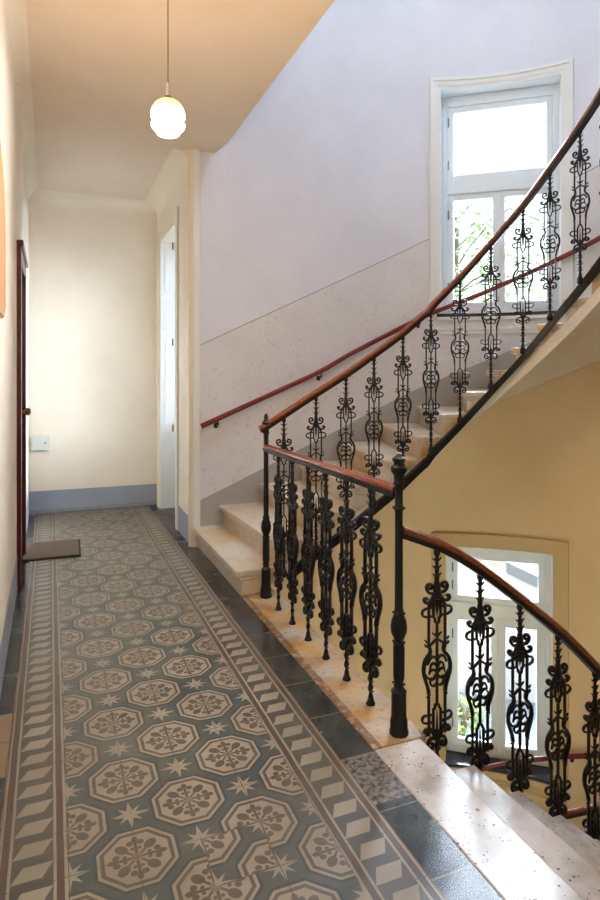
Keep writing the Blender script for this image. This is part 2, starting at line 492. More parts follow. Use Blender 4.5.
# door frame architrave (far right opening): two layers on three sides
def architrave(name, xs, y0, y1, z1, w, material, sgn):
    bm = bmesh.new()
    for k, (wi, th) in enumerate(((w, .010), (w*.45, .019))):
        a, b2 = sorted((xs, xs+sgn*th))
        o_ = w - wi
        box(bm, a, b2, y0-w, y0-o_, 0, z1+w, bev=.004); box(bm, a, b2, y1+o_, y1+w, 0, z1+w, bev=.004)
        box(bm, a, b2, y0-o_, y1+o_, z1+o_, z1+w, bev=.004)
    return finish(name, bm, material, kind='structure')
architrave('trim_5', XR, RY0, RY1, RZ, .13, 'trim_cream', -1)
# window_3: French window in that opening (panelled reveals, glazed leaves)
w3 = bpy.data.objects.new('window_3', None); C.objects.link(w3); w3.location = (1.46, 6.6, 0); w3['kind'] = 'structure'
def L3(v): return v - Vector((1.46, 6.6, 0))
bm = bmesh.new()
for y0, y1 in ((RY0, RY0+.05), (RY1-.05, RY1)): box(bm, 1.44, 1.50, y0, y1, 0, RZ, L3, .004)
box(bm, 1.44, 1.50, RY0, RY1, RZ-.06, RZ, L3, .004); box(bm, 1.44, 1.50, RY0, RY1, 0, .06, L3, .004)
finish('window_frame', bm, 'window_paint', w3)
for y0, y1 in ((RY0+.05, 6.6), (6.6, RY1-.05)):
    bm = bmesh.new()
    for a, b2, c_, d in ((y0, y0+.06, .06, RZ-.06), (y1-.06, y1, .06, RZ-.06)): box(bm, 1.45, 1.49, a, b2, c_, d, L3, .003)
    for z in (.06, .9, 2.2, RZ-.12): box(bm, 1.45, 1.49, y0+.06, y1-.06, z, z+.06, L3, .003)
    box(bm, 1.46, 1.48, y0+.06, y1-.06, .12, .9, L3, .003)
    leaf = finish('casement', bm, 'window_paint', w3)
    bm = bmesh.new(); box(bm, 1.468, 1.472, y0+.055, y1-.055, .96, RZ-.1, L3); finish('pane', bm, 'glass', leaf)
def panelled(name, parent, T, w, z0, z1, splits, material):
    bm = bmesh.new(); box(bm, 0, w, -.012, 0, z0, z1, T)
    zz = [z0+.04] + splits + [z1-.02]
    for a, b2 in zip(zz, zz[1:]):
        for i, th in ((.035, .012), (.055, .02)):
            box(bm, i, w-i, -.012-th*.5, -.012, a+i, b2-i, T, .003)
    return finish(name, bm, material, parent)
for yy_, s_ in ((RY1, 1), (RY0, -1)):
    T = (lambda yy_, s_: (lambda v: Vector((XR+v.x-1.46, yy_+s_*v.y-6.6, v.z))))(yy_, s_)
    panelled('reveal_panel', w3, T, .28, 0.0, RZ, [.9, 1.98, 2.4], 'trim_white')
bm = bmesh.new()
for z in (2.75, 1.8, .95):
    lathe(bm, [(.008, 0), (.008, .07)], 8, tuple(L3(Vector((XR-.035, RY0-.01, z)))))
finish('hinge', bm, 'brass', w3)

# door_1: maroon door on the left wall
d1 = bpy.data.objects.new('door_1', None); C.objects.link(d1); d1.location = (XL, 5.02, 0); d1['kind'] = 'structure'
def LD(v): return v - Vector((XL, 5.02, 0))
bm = bmesh.new()
for y0, y1 in ((DY0-.09, DY0+.02), (DY1-.02, DY1+.09)): box(bm, XL-.1, XL+.03, y0, y1, 0, DZ+.1, LD, .008)
box(bm, XL-.1, XL+.03, DY0, DY1, DZ-.02, DZ+.1, LD, .008); box(bm, XL, XL+.045, DY0-.11, DY1+.11, DZ+.08, DZ+.12, LD, .006)
finish('door_frame', bm, 'maroon', d1)
for y0, y1 in ((DY0+.02, 5.24), (5.24, DY1-.02)):
    bm = bmesh.new(); box(bm, XL-.06, XL-.02, y0, y1, 0, DZ-.02, LD, .003)
    for z0, z1 in ((.15, .8), (.95, 2.2)):
        box(bm, XL-.022, XL-.008, y0+.1, y1-.1, z0, z1, LD, .01)
    lf = finish('door_leaf', bm, 'maroon', d1)
    if y0 > 5:
        bm = bmesh.new(); lathe(bm, [(.012, 0), (.012, .05), (.03, .06), (.032, .08), (.02, .095), (0, .098)], 12)
        bmesh.ops.transform(bm, matrix=Matrix.Translation((-.02, .30, 1.22)) @ Matrix.Rotation(PI/2, 4, 'Y'), verts=bm.verts[:])
        finish('door_knob', bm, 'brass', lf, True)
# arched ochre surround further forward on the left wall
bm = bmesh.new()
prof = [(.0, 1.72)] + [(3.02 + .42*math.cos(a), 2.12 + .42*math.sin(a)) for a in [PI*i/14 for i in range(15)]]
arch = [(3.44, 1.84), (3.44, 2.12)] + [(2.98+.46*math.cos(a), 2.12+.46*math.sin(a)) for a in [PI*i/16 for i in range(1, 17)]] + [(2.52, 1.84), (2.62, 1.78), (3.34, 1.78)]
va = [bm.verts.new((XL, y, z)) for y, z in arch]; vc = [bm.verts.new((XL+.014, 2.98+(y-2.98)*.97, 2.1+(z-2.1)*.97)) for y, z in arch]
bm.faces.new(vc); bm.faces.new(va[::-1])
for i in range(len(arch)):
    j = (i+1) % len(arch); bm.faces.new((va[i], va[j], vc[j], vc[i]))
bmesh.ops.recalc_face_normals(bm, faces=bm.faces[:])
finish('trim_6', bm, 'arch_ochre', kind='structure')

# ------------------------------------------------------------------ apse windows
def apse_window(name, g0, g1, z0, z1, trim_mat, wide, splits, sill_r, open_leaf=False):
    gm = (g0+g1)/2; ph = math.radians(90-gm)
    n = Vector((math.cos(ph), math.sin(ph), 0)); t = Vector((math.sin(ph), -math.cos(ph), 0))
    hw = RW*math.sin(math.radians((g1-g0)/2))
    D1 = RW + .14
    base = Vector((CX, CY, 0)) + n*D1 + Vector((0, 0, z0))
    root = bpy.data.objects.new(name, None); C.objects.link(root); root.location = base; root['kind'] = 'structure'
    def T(v):   # v = (w, out, z) -> root-local
        return Vector((CX, CY, 0)) + n*v.y + t*v.x + Vector((0, 0, v.z)) - base
    # reveal
    bm = bmesh.new(); N = 10
    def strip(zv):
        rows = []
        for i in range(N+1):
            w = -hw + 2*hw*i/N
            rows.append((bm.verts.new(T(Vector((w, math.sqrt(RW**2-w*w), zv)))), bm.verts.new(T(Vector((w, D1+.1, zv))))))
        for A, B in zip(rows, rows[1:]): bm.faces.new((A[0], A[1], B[1], B[0]))
    strip(z0); strip(z1)
    for w in (-hw, hw):
        bm.faces.new([bm.verts.new(T(Vector((w, y, z)))) for y, z in ((RW*math.cos(math.radians((g1-g0)/2)), z0), (D1+.1, z0), (D1+.1, z1), (RW*math.cos(math.radians((g1-g0)/2)), z1))])
    finish('reveal', bm, 'window_paint', root)
    # curved architrave following the wall
    bm = bmesh.new()
    dg = math.degrees(wide/RW)
    def arc(ga, gb, za, zb, th):
        gs_ = [ga+(gb-ga)*i/max(2, int((gb-ga)/2)) for i in range(max(2, int((gb-ga)/2))+1)]
        rings = []
        for g in gs_:
            a_, b2 = at(g, RW-.0005)-base, at(g, RW-th)-base
            rings.append([bm.verts.new((a_.x, a_.y, za-base.z)), bm.verts.new((b2.x, b2.y, za-base.z)), bm.verts.new((b2.x, b2.y, zb-base.z)), bm.verts.new((a_.x, a_.y, zb-base.z))])
        for A, B in zip(rings, rings[1:]):
            for i in range(4): bm.faces.new((A[i], A[(i+1) % 4], B[(i+1) % 4], B[i]))
        bm.faces.new(rings[0]); bm.faces.new(rings[-1][::-1])
    base = Vector(base)
    for f0, f1, th in ((0, .3, .018), (.3, .72, .028), (.72, 1, .042)):
        arc(g0-dg*f1, g0-dg*f0, z0-.02, z1+wide*f1, th); arc(g1+dg*f0, g1+dg*f1, z0-.02, z1+wide*f1, th)
        arc(g0-dg*f0, g1+dg*f0, z1+wide*f0, z1+wide*f1, th)
    bmesh.ops.recalc_face_normals(bm, faces=bm.faces[:])
    finish('architrave', bm, trim_mat, root)
    # frame and sashes
    zt, zs = splits      # transom bottom/top
    f = .055
    bm = bmesh.new()
    box(bm, -hw, -hw+f, D1-.02, D1+.06, z0, z1, T, .004); box(bm, hw-f, hw, D1-.02, D1+.06, z0, z1, T, .004)
    box(bm, -hw+f, hw-f, D1-.02, D1+.06, z1-.10, z1, T, .004); box(bm, -hw+f, hw-f, D1-.02, D1+.06, z0, z0+.07, T, .004)
    box(bm, -hw+f, hw-f, D1-.03, D1+.06, zt, zs, T, .006)
    finish('window_frame', bm, 'window_paint', root)
    def sash(w0, w1, a, b2, s=.06, T2=T, nm='casement'):
        bm = bmesh.new()
        box(bm, w0, w0+s, D1, D1+.045, a, b2, T2, .004); box(bm, w1-s, w1, D1, D1+.045, a, b2, T2, .004)
        box(bm, w0+s, w1-s, D1, D1+.045, a, a+s, T2, .004); box(bm, w0+s, w1-s, D1, D1+.045, b2-s, b2, T2, .004)
        o = finish(nm, bm, 'window_paint', root)
        bm = bmesh.new(); box(bm, w0+s-.005, w1-s+.005, D1+.02, D1+.025, a+s-.005, b2-s+.005, T2); finish('pane', bm, 'glass', o)
        return o
    e = 0.0
    sash(-hw+f+e, hw-f-e, zs+e, z1-.10-e, nm='transom_light')
    sash(-hw+f+e, -e, z0+.07+e, zt-e)
    if open_leaf:
        hx = hw-f-e; a = math.radians(4)
        def T2(v):
            x = v.x-hx; y = v.y-D1
            return T(Vector((hx + x*math.cos(a) - y*math.sin(a), D1 - .01 + x*math.sin(a) + y*math.cos(a), v.z)))
        cs = sash(e, hx, z0+.07+e, zt-e, .075, T2)
    else: cs = sash(e, hw-f-e, z0+.07+e, zt-e)
    bm = bmesh.new(); box(bm, .012, .032, D1-.035, D1-.02, (z0+zt)/2-.07, (z0+zt)/2+.07, T, .003); box(bm, .014, .03, D1-.02, D1-.001, (z0+zt)/2-.015, (z0+zt)/2+.015, T, .002)
    finish('window_handle', bm, 'plastic_white', cs)
    bm = bmesh.new()
    for z in (z0+.25, zt-.25, zs+.12, z1-.3):
        lathe(bm, [(.009, 0), (.009, .09)], 8, tuple(T(Vector((-hw+f+.005, D1-.012, z)))))
    finish('hinge', bm, 'steel', root)
    # dark sill board
    bm = bmesh.new(); rows = []
    e0, e1 = g0-1.2, g1+1.2
    for i in range(13):
        g = e0+(e1-e0)*i/12
        p = at(g, sill_r)-base
        w = -hw + 2*hw*i/12
        q_ = T(Vector((w, D1-.005, 0))); 
        rows.append([bm.verts.new((p.x, p.y, z0-.03-base.z)), bm.verts.new((p.x, p.y, z0-base.z+.002)), bm.verts.new((q_.x, q_.y, z0-base.z+.002)), bm.verts.new((q_.x, q_.y, z0-.03-base.z))])
    for A, B in zip(rows, rows[1:]):
        for i in range(4): bm.faces.new((A[i], A[(i+1) % 4], B[(i+1) % 4], B[i]))
    bm.faces.new(rows[0]); bm.faces.new(rows[-1][::-1])
    bmesh.ops.recalc_face_normals(bm, faces=bm.faces[:])
    finish('window_sill', bm, 'dark_slate', root)
    # apron panel below
    bm = bmesh.new()
    for zo, th in ((-.03, .03), (-.13, .012), (-.17, .018)):
        arc(g0-1, g1+1, z0+zo-.03, z0+zo+.0, th)
    bmesh.ops.recalc_face_normals(bm, faces=bm.faces[:])
    finish('apron', bm, trim_mat, root)
    return root, T, n, t
apse_window('window_1', *WIN['up'], 'trim_white', .112, (3.36, 3.50), RW-.03)
apse_window('window_2', *WIN['lo'], 'trim_ochre', .14, (-.93, -.80), RW-.06, True)

# ------------------------------------------------------------------ stairs
def staircase(name, label, z0, stone, n_from, n_to, wall_r=RW-.007, inner_r=.925):
    root = thing(name, label, 'staircase', (CX, CY, z0))
    O = Vector((CX, CY, z0))
    def P(n, side, dn=0):
        g = (g_in if side == 0 else g_out)(n)
        return at(g, inner_r if side == 0 else wall_r)
    for k in range(n_from, n_to+1):
        bm = bmesh.new()
        last = (k == 27)
        top = RISE*k
        NS = 4
        # nosing direction
        def ring(n, side): return P(n, side)
        ins = [P(k+i/NS, 0) for i in range(NS+1)]; outs = [P(k+i/NS, 1) for i in range(NS+1)]
        if not last:
            pass
        # body wedge
        def body(n): return RISE*n - .250
        def bot(i): return max(body(k+i/NS), -z0 - FLOORH if False else -9) if not (k <= 1) else max(body(k+i/NS), 0.002 if z0 == 0 else -9)
        th = .042
        def slab(fr, ztop, zb_f, lip):
            L = []
            for i in range(NS+1):
                row = []
                for j in range(5):
                    a = ins[i].lerp(outs[i], j/4)
                    if i == 0:
                        d = (ins[0]-ins[1]).normalized().lerp((outs[0]-outs[1]).normalized(), j/4)
                        a = a + d*lip
                    row.append(a)
                L.append(row)
            tv = [[bm.verts.new((a.x-O.x, a.y-O.y, ztop)) for a in r] for r in L]
            bv = [[bm.verts.new((a.x-O.x, a.y-O.y, zb_f(i))) for a in r] for i, r in enumerate(L)]
            for i in range(NS):
                for j in range(4):
                    bm.faces.new((tv[i][j], tv[i+1][j], tv[i+1][j+1], tv[i][j+1])); bm.faces.new((bv[i][j], bv[i][j+1], bv[i+1][j+1], bv[i+1][j]))
            for i in range(NS):
                for j in (0, 4): bm.faces.new((tv[i][j], bv[i][j], bv[i+1][j], tv[i+1][j]))
            for j in range(4):
                for i in (0, NS): bm.faces.new((tv[i][j], tv[i][j+1], bv[i][j+1], bv[i][j]))
        slab(0, top, lambda i: top-th, .035)
        slab(0, top-th-.0005, lambda i: top-th-.022, .018)
        slab(0, top-th-.023, lambda i: min(bot(i), top-th-.03), .0)
        bmesh.ops.recalc_face_normals(bm, faces=bm.faces[:])
        o = finish('step', bm, stone, root)
        bv = o.modifiers.new('b', 'BEVEL'); bv.width = .006; bv.segments = 2; bv.limit_method = 'ANGLE'; bv.angle_limit = math.radians(50)
    # soffit
    bm = bmesh.new(); prev = None
    n = 1.0 if z0 < 0 else 2.0
    while n <= (27.001 if z0 < 0 else 26.9):
        a, b2 = P(n, 0), P(n, 1)
        row = [bm.verts.new((a.lerp(b2, j/6).x-O.x, a.lerp(b2, j/6).y-O.y, RISE*n-.275)) for j in range(7)]
        d_ = (a-b2).normalized()*.012
        row[0].co.x += d_.x; row[0].co.y += d_.y
        a2 = bm.verts.new((a.x-O.x+d_.x, a.y-O.y+d_.y, RISE*n-.17)); row = [a2] + row
        if prev:
            for A, B, C_, D_ in zip(prev, prev[1:], row[1:], row): bm.faces.new((A, B, C_, D_))
        prev = row; n += .25
    bmesh.ops.recalc_face_normals(bm, faces=bm.faces[:])
    finish('soffit', bm, 'paint_soffit', root, smooth=50, label='smooth plastered underside of the flight')
    return root
staircase('staircase', 'curved cream stone staircase rising to the right from the landing past the upper window', 0, 'stone_cream', 1, 26)
staircase('staircase', 'pitted grey stone staircase going down at the lower right towards the lower window', -FLOORH, 'stone_pitted', 1, 26)

# landing kerb and the pitted edge slab
def slab_thing(name, label, x0, x1, y0, y1, z0, material, bev=.008):
    bm = bmesh.new(); box(bm, x0, x1, y0, y1, z0, 0, bev=bev)
    o = finish(name, bm, material); o['label'] = label; o['category'] = 'stone slab'; return o
slab_thing('kerb_slab', 'worn ochre limestone kerb under the row of landing balusters', 1.203, 1.455, 2.188, 4.10, -.16, 'stone_kerb')
slab_thing('kerb_slab', 'pitted pale stone slab forming the top edge of the descending steps, beside the dark tiles', 1.203, 1.42, CY-RW+.01, 2.183, -.16, 'stone_pitted')
bm = bmesh.new(); box(bm, 1.2, 1.35, 2.19, 4.1, -.9, -.162); finish('wall_landing_edge', bm, 'paint_yellow', kind='structure')

# ------------------------------------------------------------------ cast-iron baluster
def arc2(cx, cz, r, a0, a1, n=10, rz=None, spiral=0):
    out = []
    for i in range(n+1):
        a = math.radians(a0+(a1-a0)*i/n); k = 1-spiral*i/n
        out.append((cx+r*k*math.cos(a), cz+(rz or r)*k*math.sin(a)))
    return out
def bez(*P, n=8):
    out = []
    for i in range(n+1):
        t = i/n; Q = [Vector((p[0], p[1], 0)) for p in P]
        while len(Q) > 1: Q = [a.lerp(b_, t) for a, b_ in zip(Q, Q[1:])]
        out.append((Q[0].x, Q[0].y))
    return out
THICK = 1.0; WID = 1.15
def tube2(bm, pts, r, taper=None, dy=1.35, y=0):
    """tube through 2-D (x,z) points in the plane of the baluster"""
    P = [Vector((a*WID, 0, b_)) for a, b_ in pts]; rings = []; r = r*THICK; dy = dy*THICK
    for i, p in enumerate(P):
        t = (P[min(i+1, len(P)-1)]-P[max(i-1, 0)]).normalized()
        s = Vector((-t.z, 0, t.x))
        rr = r*(taper[0]+(taper[1]-taper[0])*i/(len(P)-1)) if taper else r
        rings.append([bm.verts.new(p + s*rr*math.cos(a) + Vector((0, y+dy*rr*math.sin(a), 0))) for a in [2*PI*j/6 for j in range(6)]])
    for A, B in zip(rings, rings[1:]):
        for j in range(6): bm.faces.new((A[j], A[(j+1) % 6], B[(j+1) % 6], B[j]))
    bm.faces.new(rings[0][::-1]); bm.faces.new(rings[-1])
def blob(bm, x, z, r, rz=None):
    r *= THICK; x *= WID
    m_ = Matrix.Translation((x, 0, z)) @ Matrix.Diagonal((r, r*.8, rz or r, 1))
    bmesh.ops.create_icosphere(bm, subdivisions=1, radius=1, matrix=m_)
OH = .885
def baluster_mesh(Lf, thick=1.0):
    """origin at the foot; ornament hangs from the top"""
    global THICK
    THICK = thick
    bm = bmesh.new(); Lf = float(Lf)
    z = lambda f: Lf - interp([(0, 0), (.162, .160), (.264, .268), (.485, .518), (.735, .722), (.838, .838), (1, 1)], f)*OH/.88          # f = fraction measured down from the top
    # top stem
    lathe(bm, [(.012, z(.215)), (.020, z(.205)), (.017, z(.18)), (.013, z(.15)), (.010, z(.135)), (.013, z(.12)), (.009, z(.115)), (.010, z(.085)), (.014, z(.08)), (.008, z(.074)), (.008, z(.052)), (.013, z(.046)), (.008, z(.04)), (.009, z(.032)), (.014, z(.024)), (.015, z(.014)), (.012, z(0.004)), (.012, z(0))], 10)
    for f in (.045, .078, .112):
        for s in (-1, 1): tube2(bm, [(s*.006, z(f+.006)), (s*.021, z(f-.006))], .0045, (1, .4))
    R = .0052
    for s in (-1, 1):
        def sx(pts): return [(s*a, b_) for a, b_ in pts]
        T = lambda pts, r=R, tp=None: tube2(bm, sx(pts), r, tp)
        # upper scroll pair
        T([(.006, z(.20))] + bez((.006, z(.20)), (.012, z(.175)), (.03, z(.205)), (.046, z(.17))) + arc2(.031, z(.162), .016, -25, 300, 12, spiral=.6), .0062)
        # curls under it
        T(bez((.0, z(.17)), (.014, z(.21)), (.03, z(.235)), (.052, z(.222))) + arc2(.050, z(.212), .008, -60, 170, 6), .0065, (1.2, .8))
        blob(bm, s*.052, z(.212), .0085)
        T(bez((.003, z(.19)), (.02, z(.205)), (.034, z(.245))), .009, (1.1, .6))
        # ring cage
        T([(.036, z(.235)), (.036, z(.385))])
        T([(.016, z(.215)), (.016, z(.285)), (.009, z(.290)), (.009, z(.302)), (.001, z(.312))])
        T([(.014, z(.247)), (.045, z(.247))] + arc2(.050, z(.264), .0155, 80, -80, 8, rz=.016) + [(.045, z(.281)), (.018, z(.281))], .0048)
        # little cross leaves and arch
        T(bez((.0, z(.36)), (.012, z(.352)), (.02, z(.345))), .005, (1, .6))
        T(bez((.0, z(.372)), (.015, z(.372)), (.03, z(.40)), (.048, z(.392))) + [(.053, z(.384))], .0055, (1, .7))
        blob(bm, s*.036, z(.385), .008)
        T([(.044, z(.375)), (.055, z(.366))], .0045, (1, .5))
        # vase
        T([(.036, z(.385)), (.032, z(.40)), (.029, z(.412)), (.033, z(.424)), (.044, z(.434)), (.053, z(.447)), (.058, z(.465)), (.059, z(.485)), (.056, z(.510)), (.050, z(.535)), (.043, z(.56)), (.038, z(.585)), (.036, z(.61))], .0072)
        T([(.036, z(.60)), (.036, z(.80))], .0052)
        T(bez((.0, z(.455)), (.004, z(.43)), (.03, z(.425)), (.040, z(.455))), .0055)
        T(bez((.0, z(.475)), (.01, z(.452)), (.03, z(.455)), (.030, z(.482))), .0068, (1, .5))
        T(bez((.0, z(.50)), (.012, z(.478)), (.036, z(.48)), (.034, z(.505))), .0068, (1, .5))
        blob(bm, s*.041, z(.458), .007); blob(bm, s*.03, z(.484), .0065)
        T(bez((.052, z(.50)), (.036, z(.54)), (.012, z(.55)), (.0, z(.50))), .0052)
        T(arc2(.015, z(.545), .0155, 100, 420, 12, rz=.02), .0048)
        blob(bm, s*.037, z(.62), .0068); T([(.036, z(.625)), (.048, z(.620))], .004, (1, .5))
        # lower ring cage (upside down)
        T([(.001, z(.665)), (.009, z(.675)), (.009, z(.687)), (.016, z(.692)), (.016, z(.80))])
        T([(.018, z(.718)), (.045, z(.718))] + arc2(.050, z(.735), .0155, 80, -80, 8, rz=.016) + [(.045, z(.752)), (.014, z(.752))], .0048)
        T(bez((.0, z(.83)), (.014, z(.79)), (.03, z(.765)), (.052, z(.778))) + arc2(.050, z(.788), .008, 60, -170, 6), .0065, (1.2, .8))
        blob(bm, s*.052, z(.786), .0085)
        T(bez((.003, z(.81)), (.02, z(.795)), (.034, z(.77))), .009, (1.1, .6))
        T([(.006, z(.80))] + bez((.006, z(.80)), (.012, z(.825)), (.03, z(.80)), (.040, z(.83))) + arc2(.026, z(.838), .015, 25, -300, 12, spiral=.6), .0062)
    # central bar
    tube2(bm, [(0, z(.20)), (0, z(.262))], .0075, (1.2, .7)); tube2(bm, [(0, z(.308)), (0, z(.67))], .0052)
    tube2(bm, [(0, z(.262)), (0, z(.285))], .004, (1, .3))
    blob(bm, 0, z(.35), .009); blob(bm, 0, z(.335), .006); blob(bm, 0, z(.60), .008); blob(bm, 0, z(.44), .008); blob(bm, 0, z(.415), .006)
    tube2(bm, [(0, z(.70)), (0, z(.79))], .0045, (.4, 1.2))
    blob(bm, 0, z(.20), .011, .018); blob(bm, 0, z(.80), .014, .03)
    # lower stem with spurs
    zs = z(.80)
    prof = [(.010, .012)]
    k = .035
    while k < zs-.03:
        prof += [(.0085, k-.012), (.0125, k-.004), (.0125, k+.004), (.0085, k+.012)]; k += .045
    prof += [(.010, zs)]
    lathe(bm, prof, 10)
    k = .06
    while k < zs-.02:
        for s in (-1, 1): tube2(bm, [(s*.006, k), (s*.019, k+.008)], .004, (1, .4))
        k += .045
    me = bpy.data.meshes.new('baluster'); bm.to_mesh(me); bm.free(); me.materials.append(M['iron'])
    for f in me.polygons: f.use_smooth = True
    return me
def foot_mesh():
    bm = bmesh.new(); lathe(bm, [(.021, 0), (.022, .006), (.018, .012), (.015, .02), (.012, .028), (.010, .03)], 12)
    me = bpy.data.meshes.new('foot'); bm.to_mesh(me); bm.free(); me.materials.append(M['iron'])
    for f in me.polygons: f.use_smooth = True
    return me
FOOT = foot_mesh()
def put_baluster(parent, mesh, loc, rz):
    o = bpy.data.objects.new('baluster', mesh); C.objects.link(o); o.parent = parent
    o.location = Vector(loc)-parent.location; o.rotation_euler = (0, 0, rz)
    f = bpy.data.objects.new('foot', FOOT); C.objects.link(f); f.parent = o
    return o
RAILP = [(-.025, .010), (-.022, .021), (-.012, .028), (0, .030), (.012, .028), (.022, .021), (.025, .010), (.021, .002), (-.021, .002)]
BANDP = [(-.023, -.020), (.023, -.020), (.023, .0015), (-.023, .0015)]
def rails(root, pts, z_under=0):
    loc = root.location
    P = [Vector(p)-loc for p in pts]
    bm = bmesh.new(); sweep(bm, P, RAILP); 
    finish('handrail', bm, 'wood', root, smooth=35, label='varnished red-brown wooden handrail')
    bm = bmesh.new(); sweep(bm, P, BANDP); finish('rail_band', bm, 'iron', root)
def newel(root, loc, top, cap=False):
    k = (top-.02)/1.15
    pr = [(.040, 0), (.041, .012), (.037, .02), (.037, .055), (.034, .062), (.032, .07), (.031, .17), (.033, .178), (.026, .186), (.019, .196), (.022, .205), (.018, .215), (.022, .225), (.0235, .24),
          (.0245, .36), (.022, .372), (.026, .38), (.019, .39), (.022, .40), (.033, .425), (.035, .45), (.031, .475), (.021, .50), (.024, .508), (.019, .516), (.0175, .53)]
    pr += [(.0165, .90), (.017, .935), (.023, .942), (.023, .952), (.017, .958), (.0165, 1.0), (.018, 1.04), (.024, 1.05), (.020, 1.06), (.022, 1.085), (.028, 1.10), (.030, 1.112), (.022, 1.12), (.013, 1.13), (.015, 1.145), (.010, 1.165), (.0, 1.172)]
    if cap: pr = pr[:-8] + [(.022, 1.085), (.033, 1.10), (.034, 1.118), (.024, 1.126), (.022, 1.136), (.028, 1.146), (.028, 1.156), (.012, 1.166), (.010, 1.172), (0, 1.176)]
    bm = bmesh.new(); lathe(bm, [(r, z*k) for r, z in pr], 20)
    for z in (.21, .385, .505, .947):
        for i in range(4):
            a = PI/4+PI/2*i
            bmesh.ops.create_icosphere(bm, subdivisions=1, radius=.0055, matrix=Matrix.Translation((.024*math.cos(a), .024*math.sin(a), z*k)))
    o = finish('newel_post', bm, 'iron', root, smooth=50); o.location = Vector(loc)-root.location
    return o

# landing railing
NX, NYF, NYN = 1.355, 3.97, 2.245
lr = thing('balustrade', 'straight black cast-iron landing balustrade with wooden rail between the two newel posts', 'railing', (NX, 3.1, 0))
rails(lr, [(NX, NYF-.01, 1.010), (NX, 3.1, 1.010), (NX, NYN+.012, 1.010)])
bm_l = baluster_mesh(.995, 1.2)
for k in range(1, 7): put_baluster(lr, bm_l, (NX, NYF-(NYF-NYN)*k/7, 0), PI/2+math.radians((0, 0, 1, 3, 5, 9, 10)[k]))
newel(lr, (NX, NYF, 0), 1.245); newel(lr, (NX, NYN, 0), 1.17, True)

# stair rail curves: top of rail, measured along g
UPR = [(-1.335, 1.112), (-1.295, 1.135), (-.926, 1.354), (-.692, 1.487), (-.465, 1.633), (-.22, 1.792), (0, 1.975), (17.7, 2.223), (33.3, 2.489), (48.7, 2.752), (61.5, 3.005), (76.1, 3.249), (86.3, 3.41), (100, 3.63), (180, 4.93), (181.25, 5.75)]
DNR = [(-1.3, -3.50), (0, -2.70), (33, -2.2), (60, -1.75), (76, -1.57), (90, -1.40), (120, -1.0), (150, -.56), (180, -.082), (180.158, .076), (180.391, .298), (180.634, .487), (180.882, .672), (181.073, .789), (181.295, .875)]
def smooth_tab(tab, g, wl=.12, wa=7):
    s = 0; 
    for i in range(-2, 3):
        w = wa if 8 < g < 172 else wl*.5
        s += interp(tab, g + i*w/2) if 0 < g + i*w/2 < 180 or not (8 < g < 172) else interp(tab, g)
    return s/5
up = thing('balustrade', 'curving black cast-iron balustrade with wooden rail climbing beside the rising stairs', 'railing', (NX, CY+RI, 0))
pts = [(*at(g, RI).xy, smooth_tab(UPR, g)+.021) for g in gsteps(-1.335, 181.2, .1, 4)]
rails(up, pts)
dn = thing('balustrade', 'curving black cast-iron balustrade with wooden rail dropping beside the descending stairs', 'railing', (NX, CY-RI, 0))
pts = [(*at(g, RI).xy, smooth_tab(DNR, g)-.03) for g in gsteps(-1.2, 181.285, .1, 4)]
rails(dn, pts)
def g_dir(g):
    a = at(g-.05 if g < 0 or g > 180 else g-.5, RI); b_ = at(g+.05 if g < 0 or g > 180 else g+.5, RI)
    return math.atan2(b_.y-a.y, b_.x-a.x)
# iron stringer bands
def band(root, off, a, b_):
    bm = bmesh.new()
    sweep(bm, [tuple(Vector((*at(g, RI+.02).xy, off(g)))-root.location) for g in gsteps(a, b_, .1, 4)], [(-.02, -.035), (.02, -.035), (.02, .035), (-.02, .035)], vertical=True)
    finish('stringer_band', bm, 'iron', root, label='black iron band carrying the balusters')
UF = lambda g: smooth_tab(UPR, g) - 1.085
band(up, lambda g: UF(g)-.03, -1.12, 181.2)
bm_u = baluster_mesh(1.062)
ug = [CX*0 + x - CX for x in (1.483, 1.724, 1.958, 2.185, 2.43)] + [1.7, 17.7, 33.3, 48.7, 61.5, 76.1] + [91+14.8*i for i in range(7)] + [180.12, 180.36, 180.6, 180.84, 181.08]
for g in ug:
    P_ = at(g, RI); zt = smooth_tab(UPR, g)+.002
    b_ = put_baluster(up, bm_u, (P_.x, P_.y, zt-1.062), g_dir(g))
    bm = bmesh.new(); bmesh.ops.create_icosphere(bm, subdivisions=2, radius=.024, matrix=Matrix.Translation((0, 0, -.012)))
    finish('knob', bm, 'iron', b_, True)
DF = lambda g: smooth_tab(DNR, g) - .96
band(dn, lambda g: DF(g)-.06, -1.2, 181.10)
bm_d = baluster_mesh(.93, 1.12)
dg_ = [180+CX-x for x in (1.546, 1.774, 1.998, 2.225, 2.459)] + [175-15.2*i for i in range(12)] + [-.15, -.39, -.63, -.87, -1.11]
for g in dg_:
    P_ = at(g, RI); zt = smooth_tab(DNR, g) - .045
    put_baluster(dn, bm_d, (P_.x, P_.y, zt-.93), g_dir(g))

